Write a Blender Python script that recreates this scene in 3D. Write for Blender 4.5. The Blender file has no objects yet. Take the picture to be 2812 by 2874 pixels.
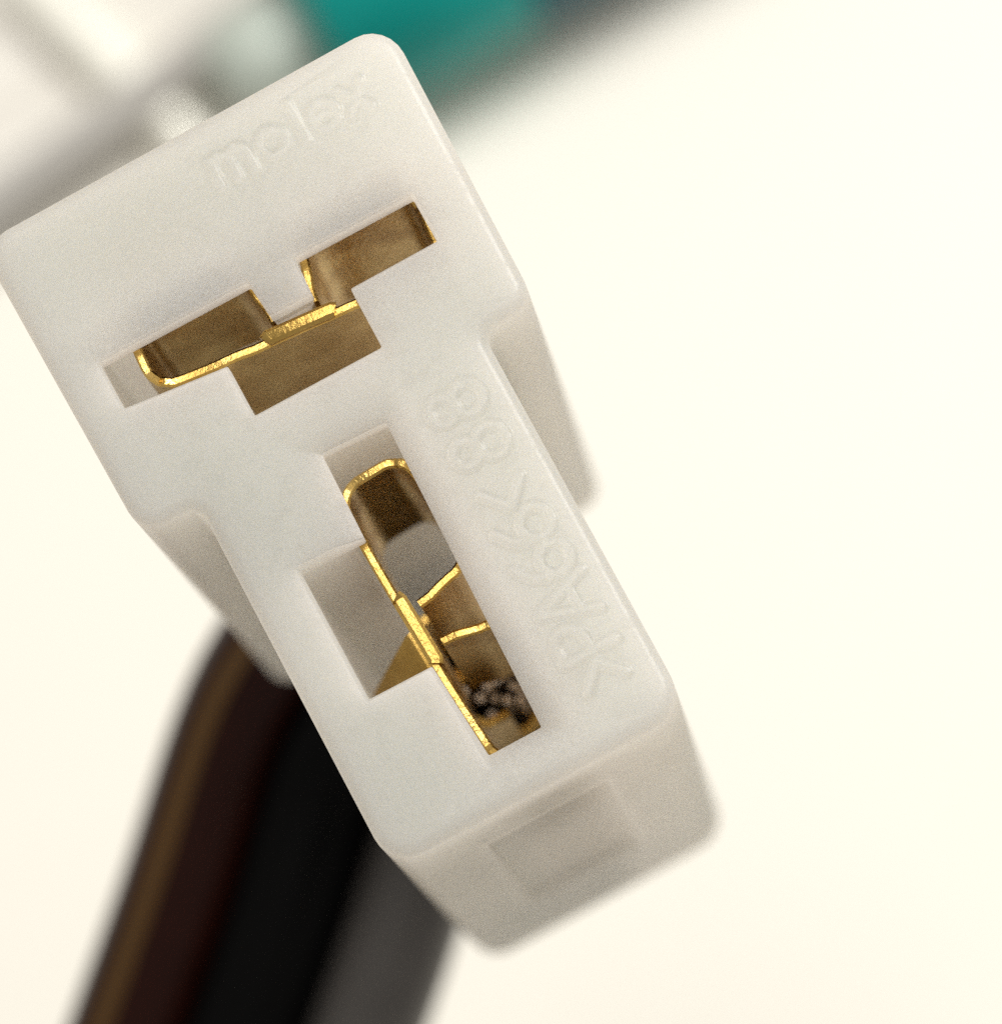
import bpy, bmesh, math, random
import numpy as np
from mathutils import Vector, Matrix

random.seed(7)
MM = 0.001
scene = bpy.context.scene
COL = scene.collection

# ------------------------------------------------------------------ camera
# macro shot straight down on the mating face, cropped from the upper left of
# a larger picture (hence the lens shift); all lengths in metres
FACE_Z = 0.085                       # mating face of the connector above the table
cam_d = bpy.data.cameras.new("camera")
cam = bpy.data.objects.new("camera", cam_d)
COL.objects.link(cam)
scene.camera = cam
cam.location = (0.01004, -0.02119, FACE_Z + 0.090)
cam_d.sensor_width = 36.0
cam_d.lens = 133.2
cam_d.shift_x = -0.4127
cam_d.shift_y = 0.8711
cam_d.clip_start = 0.005
cam_d.clip_end = 20.0
cam_d.dof.use_dof = True
cam_d.dof.focus_distance = 0.0902
cam_d.dof.aperture_fstop = 48.0

# ------------------------------------------------------------------ world, lamps, exposure
world = bpy.data.worlds.new("World")
scene.world = world
world.use_nodes = True
bg = world.node_tree.nodes["Background"]
bg.inputs["Color"].default_value = (1.0, 0.945, 0.86, 1)
bg.inputs["Strength"].default_value = 0.40


def area(name, loc, target, size, power, color):
    d = bpy.data.lights.new(name, "AREA")
    d.shape = "DISK"
    d.size = size
    d.energy = power
    d.color = color
    o = bpy.data.objects.new(name, d)
    COL.objects.link(o)
    o.location = loc
    o.rotation_euler = (Vector(target) - Vector(loc)).to_track_quat("-Z", "Y").to_euler()
    return o


area("desk_lamp", (0.18, 0.275, 0.50), (-0.01, 0.02, 0.0), 0.26, 3.1, (1.0, 0.98, 0.935))
area("ceiling_lamp", (-0.075, 0.16, 0.75), (-0.01, 0.02, 0.0), 0.20, 0.9, (1.0, 0.97, 0.91))
scene.view_settings.view_transform = "Standard"
scene.view_settings.look = "None"
scene.view_settings.exposure = 0.0
scene.view_settings.gamma = 1.0
scene.cycles.use_denoising = False
scene.cycles.max_bounces = 12
scene.cycles.sample_clamp_indirect = 2.0
scene.cycles.diffuse_bounces = 8
scene.cycles.transmission_bounces = 8

# ------------------------------------------------------------------ materials


def new_mat(name):
    m = bpy.data.materials.new(name)
    m.use_nodes = True
    nt = m.node_tree
    return m, nt, nt.nodes["Principled BSDF"]


def noise(nt, scale, detail=4.0, rough=0.55, coords="Object"):
    tc = nt.nodes.new("ShaderNodeTexCoord")
    n = nt.nodes.new("ShaderNodeTexNoise")
    n.inputs["Scale"].default_value = scale
    n.inputs["Detail"].default_value = detail
    n.inputs["Roughness"].default_value = rough
    nt.links.new(tc.outputs[coords], n.inputs["Vector"])
    return n


def bump(nt, p, src, strength, dist):
    b = nt.nodes.new("ShaderNodeBump")
    b.inputs["Strength"].default_value = strength
    b.inputs["Distance"].default_value = dist
    nt.links.new(src, b.inputs["Height"])
    nt.links.new(b.outputs["Normal"], p.inputs["Normal"])
    return b


def ramp(nt, src, stops):
    r = nt.nodes.new("ShaderNodeValToRGB")
    while len(r.color_ramp.elements) < len(stops):
        r.color_ramp.elements.new(0.5)
    for e, (pos, c) in zip(r.color_ramp.elements, stops):
        e.position = pos
        e.color = (*c, 1)
    nt.links.new(src, r.inputs["Fac"])
    return r


def mat_nylon():
    m, nt, p = new_mat("milky_nylon")
    n = noise(nt, 260, 3)
    r = ramp(nt, n.outputs["Fac"], [(0.3, (0.65, 0.71, 0.69)), (0.7, (0.68, 0.74, 0.72))])
    nt.links.new(r.outputs["Color"], p.inputs["Base Color"])
    p.inputs["Roughness"].default_value = 0.38
    p.inputs["IOR"].default_value = 1.5
    p.inputs["Subsurface Weight"].default_value = 1.0
    p.inputs["Subsurface Radius"].default_value = (1.0, 0.92, 0.78)
    p.inputs["Subsurface Scale"].default_value = 0.003
    # mould grain, faint flow marks and handling scuffs
    fine, flow = noise(nt, 6000, 3), noise(nt, 420, 4)
    sc = noise(nt, 1500, 6, 0.7)
    sr = ramp(nt, sc.outputs["Fac"], [(0.52, (0.30,) * 3), (0.66, (0.55,) * 3)])
    nt.links.new(sr.outputs["Color"], p.inputs["Roughness"])
    add = nt.nodes.new("ShaderNodeMath")
    add.operation = "MULTIPLY_ADD"
    add.inputs[1].default_value = 0.8
    nt.links.new(flow.outputs["Fac"], add.inputs[0])
    nt.links.new(fine.outputs["Fac"], add.inputs[2])
    bump(nt, p, add.outputs[0], 0.22, 0.00004)
    # thin walls of this plastic let light through into the cavities
    tr = nt.nodes.new("ShaderNodeBsdfTranslucent")
    tr.inputs["Color"].default_value = (0.975, 0.92, 0.88, 1)
    mix = nt.nodes.new("ShaderNodeMixShader")
    mix.inputs["Fac"].default_value = 0.63
    nt.links.new(p.outputs["BSDF"], mix.inputs[1])
    nt.links.new(tr.outputs["BSDF"], mix.inputs[2])
    nt.links.new(mix.outputs["Shader"], nt.nodes["Material Output"].inputs["Surface"])
    return m


def mat_brass():
    m, nt, p = new_mat("brass")
    n = noise(nt, 600, 3, 0.5)
    r = ramp(nt, n.outputs["Fac"], [(0.30, (0.46, 0.285, 0.07)), (0.50, (0.58, 0.38, 0.11)), (0.70, (0.74, 0.52, 0.18))])
    nt.links.new(r.outputs["Color"], p.inputs["Base Color"])
    rr = ramp(nt, n.outputs["Fac"], [(0.35, (0.32,) * 3), (0.62, (0.21,) * 3)])
    nt.links.new(rr.outputs["Color"], p.inputs["Roughness"])
    p.inputs["Metallic"].default_value = 1.0
    n2 = noise(nt, 9000, 3, 0.6)
    bump(nt, p, n2.outputs["Fac"], 0.5, 0.000035)
    return m


def mat_plain(name, col, rough, var=0.12, scale=150.0, bstr=0.15, bdist=0.00005, spec=0.5):
    m, nt, p = new_mat(name)
    n = noise(nt, scale, 5)
    lo = tuple(c * (1 - var) for c in col)
    hi = tuple(min(1, c * (1 + var)) for c in col)
    r = ramp(nt, n.outputs["Fac"], [(0.3, lo), (0.7, hi)])
    nt.links.new(r.outputs["Color"], p.inputs["Base Color"])
    p.inputs["Roughness"].default_value = rough
    p.inputs["Specular IOR Level"].default_value = spec
    n2 = noise(nt, scale * 8, 3)
    bump(nt, p, n2.outputs["Fac"], bstr, bdist)
    return m


NYLON = mat_nylon()
BRASS = mat_brass()
TIN = mat_plain("tinned_copper", (0.42, 0.34, 0.27), 0.35)
TIN.node_tree.nodes["Principled BSDF"].inputs["Metallic"].default_value = 1.0
TABLE = mat_plain("white_table_paint", (0.83, 0.805, 0.735), 0.55, 0.01, 30, 0.05)
BROWN = mat_plain("brown_insulation", (0.024, 0.005, 0.003), 0.2, 0.3, spec=0.15)
YELLOW = mat_plain("yellow_insulation", (0.11, 0.048, 0.003), 0.25, 0.1)
BLACK = mat_plain("black_insulation", (0.002, 0.002, 0.0022), 0.35, 0.2, spec=0.08)
GREY = mat_plain("grey_insulation", (0.085, 0.078, 0.074), 0.3, 0.25)
TEAL = mat_plain("teal_plastic", (0.002, 0.27, 0.245), 0.22, 0.6, 55, spec=0.25)
NAVY = mat_plain("navy_plastic", (0.001, 0.085, 0.12), 0.25, 0.5, 55, spec=0.2)
FROST = mat_plain("frosted_grey_plastic", (0.44, 0.49, 0.44), 0.35, 0.06, 60)
GREY_TUBE = mat_plain("dull_grey_tube", (0.42, 0.405, 0.38), 0.6, 0.05, 60)
SHADE_SHEET = mat_plain("pale_shade_film", (0.71, 0.685, 0.635), 0.3, 0.04, 60)
LACQUER = mat_plain("pale_lacquer", (0.97, 0.96, 0.88), 0.33, 0.02, 60, 0.05)
LACQUER.node_tree.nodes["Principled BSDF"].inputs["Metallic"].default_value = 0.3

# ------------------------------------------------------------------ mesh helpers (millimetres in, metres out)


def link_mesh(name, bm, mat, parent=None, smooth=False, recalc=True):
    if recalc:
        bmesh.ops.recalc_face_normals(bm, faces=bm.faces)
    bmesh.ops.scale(bm, vec=(MM, MM, MM), verts=bm.verts)
    me = bpy.data.meshes.new(name)
    bm.to_mesh(me)
    bm.free()
    me.materials.append(mat)
    if smooth:
        me.shade_smooth()
    o = bpy.data.objects.new(name, me)
    COL.objects.link(o)
    if parent:
        o.parent = parent
    return o


def thing(o, label, cat, group=None):
    o["label"] = label
    o["category"] = cat
    if group:
        o["group"] = group
    return o


def empty(name, loc, rot=(0, 0, 0)):
    o = bpy.data.objects.new(name, None)
    o.empty_display_size = 0.002
    COL.objects.link(o)
    o.location = loc
    o.rotation_euler = rot
    return o


def rounded(corners, radii, inset=0.0, seg=6):
    """counter-clockwise polygon moved inwards by inset, its corners rounded"""
    n = len(corners)
    c = [Vector(p) for p in corners]
    out = []
    if not hasattr(radii, "__len__"):
        radii = [radii] * n
    nrm = []
    for i in range(n):
        d = (c[(i + 1) % n] - c[i]).normalized()
        nrm.append(Vector((-d.y, d.x)))
    q = []
    for i in range(n):
        n0, n1 = nrm[i - 1], nrm[i]
        k = (n0 + n1) / (1 + n0.dot(n1))
        q.append(c[i] + k * inset)
    for i in range(n):
        a, b, e = q[i - 1], q[i], q[(i + 1) % n]
        d0, d1 = (b - a).normalized(), (e - b).normalized()
        cr = d0.x * d1.y - d0.y * d1.x
        r = radii[i] - inset if cr > 0 else radii[i] + inset
        r = max(r, 0.015)
        ang = math.acos(max(-1, min(1, d0.dot(d1))))
        t = r * math.tan(ang / 2)
        p0 = b - d0 * t
        side = 1 if cr > 0 else -1
        cen = p0 + Vector((-d0.y, d0.x)) * r * side
        a0 = math.atan2(p0.y - cen.y, p0.x - cen.x)
        for s in range(seg + 1):
            th = a0 + side * ang * s / seg
            out.append((cen.x + r * math.cos(th), cen.y + r * math.sin(th)))
    return out


def ring(bm, pts, z):
    return [bm.verts.new((x, y, z)) for x, y in pts]


def bridge(bm, a, b):
    n = len(a)
    fs = []
    for i in range(n):
        fs.append(bm.faces.new((a[i], a[(i + 1) % n], b[(i + 1) % n], b[i])))
    return fs


def fill(bm, rings):
    edges = []
    for r in rings:
        n = len(r)
        for i in range(n):
            e = bm.edges.get((r[i], r[(i + 1) % n]))
            if e is None:
                e = bm.edges.new((r[i], r[(i + 1) % n]))
            edges.append(e)
    return bmesh.ops.triangle_fill(bm, edges=edges, use_beauty=True, use_dissolve=False)


def add_box(bm, x0, x1, y0, y1, z0, z1):
    v = [bm.verts.new((x, y, z)) for z in (z0, z1) for (x, y) in ((x0, y0), (x1, y0), (x1, y1), (x0, y1))]
    for f in ((0, 3, 2, 1), (4, 5, 6, 7), (0, 1, 5, 4), (1, 2, 6, 5), (2, 3, 7, 6), (3, 0, 4, 7)):
        bm.faces.new([v[i] for i in f])


def catmull(pts, n):
    P = [Vector(p) for p in pts]
    P = [P[0] * 2 - P[1]] + P + [P[-1] * 2 - P[-2]]
    out = []
    for i in range(1, len(P) - 2):
        for k in range(n):
            t = k / n
            a, b, c, d = P[i - 1], P[i], P[i + 1], P[i + 2]
            out.append(0.5 * ((2 * b) + (c - a) * t + (2 * a - 5 * b + 4 * c - d) * t * t
                              + (3 * b - a - 3 * c + d) * t ** 3))
    out.append(P[-2])
    return out


def frames(path, up=Vector((0, 0, 1))):
    fr = []
    n = None
    for i, p in enumerate(path):
        t = (path[min(i + 1, len(path) - 1)] - path[max(i - 1, 0)]).normalized()
        if n is None:
            n = up.cross(t)
            if n.length < 1e-3:
                n = Vector((1, 0, 0)).cross(t)
        n = (n - t * n.dot(t)).normalized()
        fr.append((p, n, t.cross(n)))
    return fr


def add_tube(bm, path, radius, seg=20, a0=0.0, a1=math.tau, cap=True):
    closed = a1 - a0 > math.tau - 1e-4
    k = seg if closed else seg + 1
    rad = radius if callable(radius) else (lambda s: radius)
    rings = []
    fr = frames(path)
    for i, (p, n, b) in enumerate(fr):
        r = rad(i / (len(fr) - 1))
        rings.append([bm.verts.new(p + (n * math.cos(a0 + (a1 - a0) * j / seg) + b * math.sin(a0 + (a1 - a0) * j / seg)) * r)
                      for j in range(k)])
    for A, B in zip(rings, rings[1:]):
        for j in range(seg):
            bm.faces.new((A[j], A[(j + 1) % k], B[(j + 1) % k], B[j]))
    if cap and closed:
        bm.faces.new(rings[0])
        bm.faces.new(list(reversed(rings[-1])))


# ------------------------------------------------------------------ table
bm = bmesh.new()
R = 600.0
nseg = 96
rim = [bm.verts.new((R * math.cos(math.tau * i / nseg), R * math.sin(math.tau * i / nseg), 0)) for i in range(nseg)]
cen = bm.verts.new((0, 0, 0))
for i in range(nseg):
    bm.faces.new((cen, rim[i], rim[(i + 1) % nseg]))
table = link_mesh("table", bm, TABLE)
table["kind"] = "structure"
table["label"] = "bright white table top, out of focus below the connector"

# ------------------------------------------------------------------ connector
DEPTH = 20.0
HEAD = math.radians(28.3)
conn = empty("connector", (0, 0, FACE_Z - DEPTH * MM), (0, 0, HEAD))
thing(conn, "milky white T-shaped nylon plug housing with two brass terminals, held up by dark wires", "connector")
Z0 = DEPTH                           # mating face in the connector's own frame (mm)

OUT = [(-6.35, -6.22), (1.72, -6.22), (1.64, 3.98), (3.10, 4.06), (3.16, 11.66), (-7.92, 11.54), (-7.80, 3.62), (-6.25, 3.56)]
OUTR = [0.85, 0.95, 0.35, 0.62, 0.85, 0.75, 0.70, 0.40]

SLOT_U = [(-4.07, 4.80), (-0.63, 4.80), (-0.63, 6.38), (1.73, 6.40), (1.70, 7.67), (-1.45, 7.67), (-1.50, 6.72),
          (-2.62, 6.72), (-2.71, 7.67), (-6.72, 7.67), (-6.72, 6.42), (-4.07, 6.14)]
CAV_U = [(-4.15, 4.72), (-0.55, 4.72), (-0.55, 5.95), (1.98, 5.95), (1.98, 8.60), (-1.42, 8.60), (-1.55, 6.66),
         (-2.58, 6.66), (-2.74, 8.60), (-6.78, 8.60), (-6.78, 5.95), (-4.15, 5.95)]
SLOT_L = [(-4.88, -2.40), (-3.18, -2.42), (-3.00, -4.93), (-1.58, -4.93), (-1.40, 3.22), (-3.10, 3.28), (-3.16, 1.03), (-4.88, 1.08)]
FUN_L = [(-4.96, -2.48), (-3.26, -2.50), (-3.14, -5.30), (-0.98, -5.22), (-0.98, 3.76), (-3.80, 3.78), (-3.80, 1.12), (-4.96, 1.16)]
CAV_L = [(-4.95, -2.46), (-3.40, -2.50), (-3.45, -5.42), (-0.80, -5.42), (-0.80, 3.40), (-3.50, 3.40), (-3.50, 1.10), (-4.95, 1.14)]

bm = bmesh.new()
loops = []
BV = 0.30
for k in range(6):                   # rounded front edge
    th = math.pi / 2 * k / 5
    loops.append(ring(bm, rounded(OUT, OUTR, BV * (1 - math.sin(th))), Z0 - BV * (1 - math.cos(th))))
for k in range(5):                   # rounded rear edge
    th = math.pi / 2 * k / 4
    loops.append(ring(bm, rounded(OUT, OUTR, 0.5 * (1 - math.cos(th))), 0.5 - 0.5 * math.sin(th)))
for A, B in zip(loops, loops[1:]):
    bridge(bm, A, B)


def tunnel(stages):
    """stages: (corners, radius, inset, z) from the face to the back"""
    rs = [ring(bm, rounded(c, r, i, 3), z) for c, r, i, z in stages]
    for A, B in zip(rs, rs[1:]):
        bridge(bm, A, B)
    return rs[0], rs[-1]


u0, u1 = tunnel([(SLOT_U, 0.05, -0.06, Z0), (SLOT_U, 0.05, 0, Z0 - 0.07), (SLOT_U, 0.05, 0, Z0 - 0.55),
                 (CAV_U, 0.08, 0, Z0 - 0.60), (CAV_U, 0.08, 0, Z0 - 8.0), (CAV_U, 0.08, 0, 0.0)])
l0, l1 = tunnel([(FUN_L, 0.08, 0, Z0), (SLOT_L, 0.05, 0, Z0 - 0.16), (SLOT_L, 0.05, 0, Z0 - 0.60),
                 (CAV_L, 0.08, 0, Z0 - 0.65), (CAV_L, 0.08, 0, 0.0)])


# worn raised lettering: two fine patches of the face carry the relief
def arc(cx, cy, r, a0, a1, n=14):
    return [(cx + r * math.cos(math.radians(a0 + (a1 - a0) * i / n)), cy + r * math.sin(math.radians(a0 + (a1 - a0) * i / n)))
            for i in range(n + 1)]


GLYPH = {                            # width, strokes; cap height 1
    "8": (0.56, [arc(0.28, 0.75, 0.22, 0, 360), arc(0.28, 0.265, 0.265, 0, 360)]),
    "6": (0.56, [arc(0.28, 0.28, 0.275, 0, 360), [(0.01, 0.30), (0.05, 0.56), (0.18, 0.80), (0.42, 0.99)]]),
    "A": (0.70, [[(0, 0), (0.35, 1), (0.70, 0)], [(0.14, 0.33), (0.56, 0.33)]]),
    "P": (0.54, [[(0, 0), (0, 1), (0.28, 1)] + arc(0.28, 0.74, 0.26, 90, -90) + [(0, 0.48)]]),
    ">": (0.42, [[(0, 0.88), (0.42, 0.5), (0, 0.12)]]),
    "<": (0.42, [[(0.42, 0.88), (0, 0.5), (0.42, 0.12)]]),
    "m": (0.92, [[(0, 0), (0, 0.68)], arc(0.23, 0.44, 0.23, 180, 0) + [(0.46, 0)], arc(0.69, 0.44, 0.23, 180, 0) + [(0.92, 0)]]),
    "o": (0.66, [arc(0.33, 0.34, 0.33, 0, 360)]),
    "l": (0.10, [[(0.05, 0), (0.05, 1.0)]]),
    "e": (0.66, [arc(0.33, 0.34, 0.33, 0, 318), [(0.0, 0.34), (0.66, 0.34)]]),
    "x": (0.56, [[(0, 0), (0.56, 0.68)], [(0, 0.68), (0.56, 0)]]),
}


def lettered_patch(bm, x0, x1, y0, y1, step, items, half, height):
    """items: (char, centre x, centre y, size, upright or turned a quarter)"""
    nx, ny = round((x1 - x0) / step), round((y1 - y0) / step)
    X, Y = np.meshgrid(np.linspace(x0, x1, nx + 1), np.linspace(y0, y1, ny + 1))
    dist = np.full(X.shape, 9.0)
    for ch, cx, cy, size, turned in items:
        w, strokes = GLYPH[ch]
        for st in strokes:
            P = [((gx - w / 2) * size, (gy - 0.5) * size) for gx, gy in st]
            P = [(cx - py, cy + px) if turned else (cx + px, cy + py) for px, py in P]
            for (ax, ay), (bx, by) in zip(P, P[1:]):
                dx, dy = bx - ax, by - ay
                t = np.clip(((X - ax) * dx + (Y - ay) * dy) / (dx * dx + dy * dy + 1e-9), 0, 1)
                dist = np.minimum(dist, np.hypot(X - ax - t * dx, Y - ay - t * dy))
    t = np.clip((half + 0.05 - dist) / 0.10, 0, 1)
    wear = 0.75 + 0.25 * np.sin(X * 2.3 + 1.7 * np.sin(Y * 1.9)) * np.sin(Y * 2.9 + X)
    H = height * wear * t * t * (3 - 2 * t)
    g = [[bm.verts.new((X[j, i], Y[j, i], Z0 + H[j, i])) for i in range(nx + 1)] for j in range(ny + 1)]
    for j in range(ny):
        for i in range(nx):
            bm.faces.new((g[j][i], g[j][i + 1], g[j + 1][i + 1], g[j + 1][i]))
    return g[0] + [g[j][nx] for j in range(1, ny + 1)] + g[ny][-2::-1] + [g[j][0] for j in range(ny - 1, 0, -1)]


side_text = lettered_patch(bm, -0.72, 1.30, -5.10, 3.62, 0.045,
                           [(">", 0.30, -4.47, 1.38, True), ("P", 0.30, -3.55, 1.42, True), ("A", 0.32, -2.62, 1.42, True),
                            ("6", 0.30, -1.58, 1.42, True), ("6", 0.30, -0.62, 1.42, True), ("<", 0.28, 0.25, 1.38, True),
                            ("8", 0.28, 1.60, 1.42, True), ("8", 0.26, 2.76, 1.42, True)], 0.125, 0.075)
top_text = lettered_patch(bm, -2.65, 2.15, 9.60, 11.10, 0.045,
                          [("m", -1.72, 10.44, 0.98, False), ("o", -0.62, 10.44, 0.98, False), ("l", 0.12, 10.44, 0.98, False),
                           ("e", 0.78, 10.44, 0.98, False), ("x", 1.62, 10.44, 0.98, False)], 0.125, 0.065)
fill(bm, [loops[0], u0, l0, side_text, top_text])
fill(bm, [loops[-1], u1, l1])
# shallow latch window in the wall below the stem
housing = link_mesh("housing", bm, NYLON, conn)
bm = bmesh.new()
add_box(bm, -4.15, -0.80, -6.6, -5.98, Z0 - 14.4, Z0 - 3.2)
cut = link_mesh("latch_window_cutter", bm, NYLON, conn)
md = housing.modifiers.new("cut", "BOOLEAN")
md.operation = "DIFFERENCE"
md.solver = "EXACT"
md.object = cut
bpy.context.view_layer.update()
dg = bpy.context.evaluated_depsgraph_get()
me = bpy.data.meshes.new_from_object(housing.evaluated_get(dg))
housing.modifiers.clear()
housing.data = me
bpy.data.objects.remove(cut)
me.polygons.foreach_set("use_smooth", [True] * len(me.polygons))
me.set_sharp_from_angle(angle=math.radians(28))


# brass receptacles: one mesh, used twice
def receptacle_outline():
    half = [(0.0, 0.0), (0.7, 0.0), (1.2, 0.0), (1.7, 0.01), (2.2, 0.02), (2.7, 0.04), (3.15, 0.06)]
    r, cx, cy = 0.60, 3.20, 0.66
    for k in range(1, 7):
        th = -math.pi / 2 + math.pi / 2 * k / 6
        half.append((cx + r * math.cos(th), cy + r * math.sin(th)))
    r2, cy2 = 0.60, 1.38
    for k in range(0, 7):
        th = math.pi / 2 * k / 6
        half.append((cx + r2 * math.cos(th), cy2 + r2 * math.sin(th)))
    half += [(2.3, 2.02), (1.7, 2.05)]
    for k in range(1, 7):            # the free edge rolls back down towards the base
        th = math.pi / 2 + math.pi / 2 * k / 6
        half.append((1.40 + 0.70 * math.cos(th), 1.35 + 0.70 * math.sin(th)))
    half += [(0.63, 1.02), (0.55, 0.76), (0.52, 0.42)]
    return half


def add_sheet(bm, line, thick, z0, z1):
    P = [Vector(p) for p in line]
    a, b = [], []
    for i, p in enumerate(P):
        t = (P[min(i + 1, len(P) - 1)] - P[max(i - 1, 0)]).normalized()
        n = Vector((-t.y, t.x)) * thick / 2
        a.append(p + n)
        b.append(p - n)
    pts = a + b[::-1]
    mid = [(p + q) / 2 for p, q in zip(a, b)]
    inner = [p + (c - p) * 0.45 for p, c in zip(pts, mid + mid[::-1])]
    rz = [random.uniform(-0.13, 0.0) for _ in P]
    rz = rz + rz[::-1]
    f = [bm.verts.new((p.x, p.y, z1 + d)) for p, d in zip(inner, rz)]      # edge rolled over by the press tool
    m = [bm.verts.new((p.x, p.y, z1 + d - 0.06)) for p, d in zip(pts, rz)]
    k = [bm.verts.new((p.x, p.y, z0)) for p in pts]
    n, N = len(P), len(pts)
    for i in range(N):
        bm.faces.new((m[i], k[i], k[(i + 1) % N], m[(i + 1) % N]))
        bm.faces.new((f[i], m[i], m[(i + 1) % N], f[(i + 1) % N]))
    for i in range(n - 1):
        bm.faces.new((f[i], f[i + 1], f[N - 2 - i], f[N - 1 - i]))
        bm.faces.new((k[i + 1], k[i], k[N - 1 - i], k[N - 2 - i]))


def terminal_mesh(lance):
    bm = bmesh.new()
    h = receptacle_outline()
    line = [(-x, y) for x, y in h[:0:-1]] + h
    add_sheet(bm, line, 0.24, -5.7, 0.0)
    # raised contact ridge along the base
    add_sheet(bm, [(-0.92, 0.03), (-0.84, 0.08), (0.84, 0.08), (0.92, 0.03)], 0.36, -5.0, 0.12)
    if lance:                        # locking lance bent out of the base
        n0 = len(bm.verts)
        add_sheet(bm, [(-0.45, 0.0), (0.9, 0.0), (2.3, 0.0)], 0.2, -5.4, -1.6)
        bm.verts.ensure_lookup_table()
        for v in bm.verts[n0:]:
            v.co.y -= 0.10 + max(0.0, -1.6 - v.co.z) * 0.44
    # neck and crimp barrel behind the receptacle
    add_sheet(bm, [(-1.6, 0.9), (-1.55, 0.3), (-1.2, 0.0), (1.2, 0.0), (1.55, 0.3), (1.6, 0.9)], 0.24, -10.4, -5.7)
    wings = [(1.25 * math.cos(t), 1.05 + 1.05 * math.sin(t)) for t in [math.radians(a) for a in range(60, -241, -15)]]
    add_sheet(bm, wings, 0.26, -15.5, -10.2)
    bmesh.ops.recalc_face_normals(bm, faces=bm.faces)
    bmesh.ops.scale(bm, vec=(MM,) * 3, verts=bm.verts)
    me = bpy.data.meshes.new("terminal")
    bm.to_mesh(me)
    bm.free()
    me.materials.append(BRASS)
    me.shade_smooth()
    me.set_sharp_from_angle(angle=math.radians(35))
    return me


def strand_mesh():
    bm = bmesh.new()
    pts = [Vector((0, 0, -12)), Vector((0.02, 0.01, -10)), Vector((0.06, 0.03, -8.9))]
    add_tube(bm, catmull(pts, 4), 0.115, 10)
    bmesh.ops.recalc_face_normals(bm, faces=bm.faces)
    bmesh.ops.scale(bm, vec=(MM,) * 3, verts=bm.verts)
    me = bpy.data.meshes.new("strand")
    bm.to_mesh(me)
    bm.free()
    me.materials.append(TIN)
    me.shade_smooth()
    me.set_sharp_from_angle(angle=math.radians(40))
    return me


STRAND = strand_mesh()
for (x, y, rot, lance) in ((-2.10, 6.33, math.radians(-4.2), False), (-3.15, -1.38, math.radians(-87.0), True)):
    t = bpy.data.objects.new("terminal", terminal_mesh(lance))
    COL.objects.link(t)
    t.parent = conn
    t.location = (x * MM, y * MM, (Z0 - 0.62) * MM)
    t.rotation_euler = (0, 0, rot)
    for i in range(26):
        s = bpy.data.objects.new("strand", STRAND)
        COL.objects.link(s)
        s.parent = t
        rr = 0.82 * math.sqrt((i + 0.5) / 26)
        th = i * 2.39996
        s.location = (rr * math.cos(th) * MM, (1.02 + rr * math.sin(th)) * MM, random.uniform(-0.9, 0.9) * MM)
        s.rotation_euler = (random.uniform(-0.02, 0.02), random.uniform(-0.02, 0.02), th)

# wires leaving the back and bending away to the lower left, down to the table
D = Vector((-0.77, -0.63, 0))
N = Vector((0.63, -0.77, 0))


def wire_path(start, off, z_add=0.0):
    base = Vector((-9.45, 7.86, 0)) + N * off
    p = [Vector((start[0], start[1], 6)), Vector((start[0], start[1], 0.5)), Vector((start[0] - 1.0, start[1] + 0.2, -5.0 + z_add))]
    for s, z in ((0.5, -9.0), (8, -10.5), (18, -12.5), (30, -17), (48, -38), (72, -54), (110, -62)):
        q = base + D * s
        p.append(Vector((q.x, q.y, z + z_add * max(0, 1 - s / 60))))
    return catmull(p, 8)


for name, start, off, mat, rad, za in (("wire", (-2.1, 7.6), 1.5, BROWN, 2.0, 0.0),
                                       ("wire", (-2.1, 0.4), 5.0, BLACK, 1.85, 0.6),
                                       ("wire", (-2.1, -2.4), 8.5, GREY, 1.8, 0.0)):
    path = wire_path(start, off, za)
    bm = bmesh.new()
    add_tube(bm, path, rad, 24)
    w = link_mesh(name, bm, mat, conn, True)
    if mat is BROWN:
        w["label"] = "brown wire with a yellow stripe"
        bm = bmesh.new()
        fr = frames(path)[len(path) // 2]
        v = Vector((-0.63, 0.77, 0)) * 0.28 + Vector((0, 0, 1)) * 0.96
        th = math.atan2(v.dot(fr[2]), v.dot(fr[1]))
        add_tube(bm, path, rad + 0.04, 6, th - 0.17, th + 0.17)
        link_mesh("stripe", bm, YELLOW, w, True)
    elif mat is BLACK:
        w["label"] = "black wire"
    else:
        w["label"] = "dark grey wire"

# ------------------------------------------------------------------ out-of-focus things on the table
# teal-capped pen lying across the top of the picture
pen = empty("marker_pen", (-0.0144, 0.0424, 0), (0, 0, math.radians(29.5)))
thing(pen, "teal and navy capped pen with frosted grey barrel, lying blurred behind the connector's top corner", "pen")


def lathe_x(pts, seg=40):
    b = bmesh.new()
    rings = []
    for x, r in pts:
        rings.append([b.verts.new((x, r * math.cos(math.tau * j / seg), 4.6 + r * math.sin(math.tau * j / seg))) for j in range(seg)])
    for A, B in zip(rings, rings[1:]):
        for j in range(seg):
            b.faces.new((A[j], A[(j + 1) % seg], B[(j + 1) % seg], B[j]))
    b.faces.new(rings[0])
    b.faces.new(rings[-1][::-1])
    return b


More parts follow.
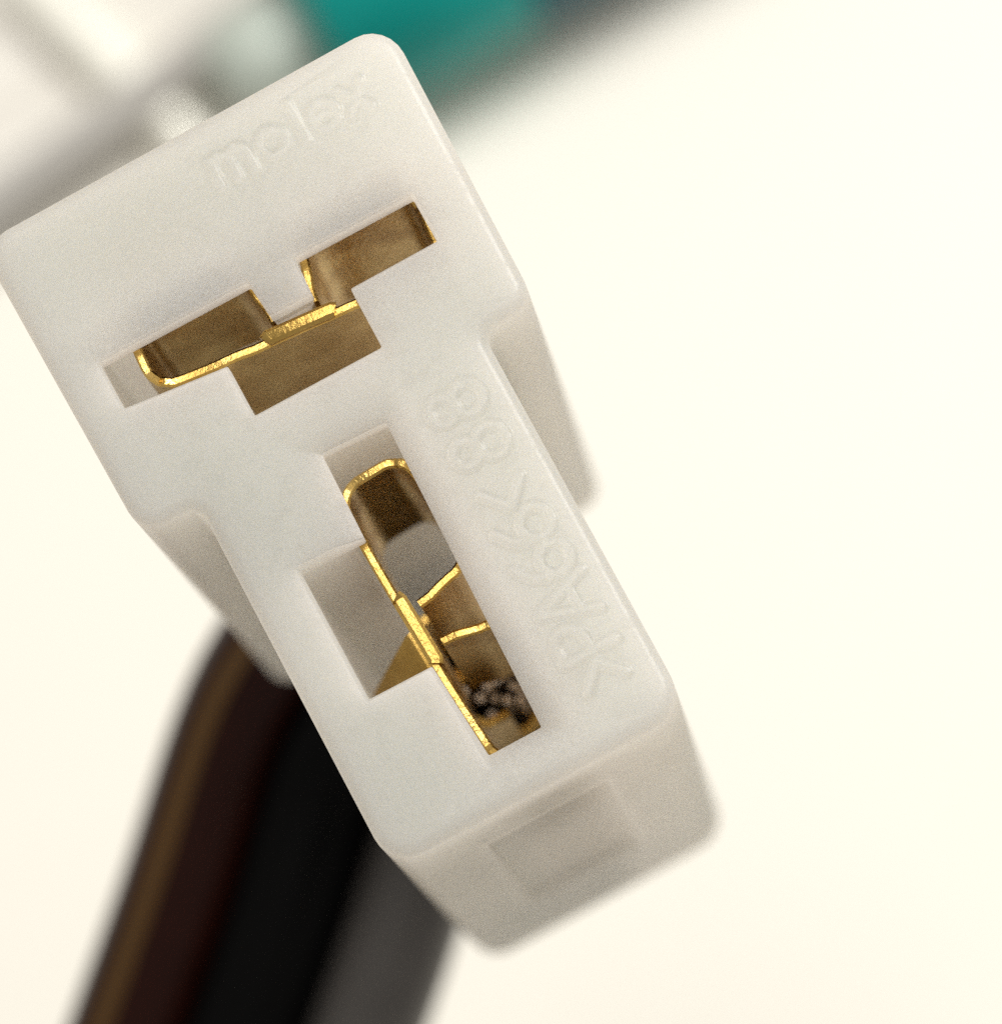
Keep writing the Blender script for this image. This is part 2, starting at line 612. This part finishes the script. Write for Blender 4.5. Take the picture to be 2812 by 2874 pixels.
link_mesh("cap", lathe_x([(-3.5, 3.9), (-3.2, 4.5), (5.5, 4.6), (5.7, 4.5)]), TEAL, pen, True)
link_mesh("cap_end", lathe_x([(5.7, 4.55), (6.0, 4.6), (34, 4.4), (35, 3.5)]), NAVY, pen, True)
link_mesh("barrel", lathe_x([(-8.5, 0.8), (-8.2, 1.7), (-7.4, 2.2), (-3.5, 2.4)]), FROST, pen, True)

# shade put into the table corner as an added crumpled bag under the cord
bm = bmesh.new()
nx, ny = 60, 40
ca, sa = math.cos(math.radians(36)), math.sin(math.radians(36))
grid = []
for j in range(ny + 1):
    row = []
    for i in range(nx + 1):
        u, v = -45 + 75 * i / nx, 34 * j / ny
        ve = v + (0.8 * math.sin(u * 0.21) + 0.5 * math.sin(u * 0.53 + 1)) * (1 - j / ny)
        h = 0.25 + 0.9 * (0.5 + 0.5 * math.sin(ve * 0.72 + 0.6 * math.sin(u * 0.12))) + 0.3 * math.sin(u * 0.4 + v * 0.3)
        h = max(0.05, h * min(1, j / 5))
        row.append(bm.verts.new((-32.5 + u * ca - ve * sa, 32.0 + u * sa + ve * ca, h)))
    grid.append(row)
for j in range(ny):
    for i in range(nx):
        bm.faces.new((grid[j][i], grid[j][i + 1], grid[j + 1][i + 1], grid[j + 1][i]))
sheet = thing(link_mesh("shade_sheet", bm, SHADE_SHEET, None, True),
            "added crumpled shade-toned bag spread on the table in the top left corner", "sheet")
sol = sheet.modifiers.new("film", "SOLIDIFY")
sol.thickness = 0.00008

# grey cord for a soft grey streak, with a glossy white strip passing under it
tube_pts = [(-70, 12, 1.95), (-45, 25, 1.95), (-31, 34.3, 2.6), (-21.2, 41.6, 2.6), (-8, 52, 1.95), (12, 66, 1.95)]
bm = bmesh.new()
add_tube(bm, catmull(tube_pts, 8), 1.05, 20)
thing(link_mesh("grey_tube", bm, GREY_TUBE, None, True),
      "dull grey cord lying blurred on the table left of the teal pen", "tube")
bm = bmesh.new()
d = Vector((-6.3, 6.0, 0)).normalized()
c0 = Vector((-25.4, 38.6, 0))
add_tube(bm, [c0 - d * 5.2 + Vector((0, 0, 1.05)), c0 - d * 5 + Vector((0, 0, 1.1)), c0 + Vector((0, 0, 1.1)), c0 + d * 40 + Vector((0, 0, 1.1))], 1.3, 20)
thing(link_mesh("pale_rod", bm, LACQUER, None, True),
      "bright glossy pale rod passing under the grey cord at the top left", "rod")
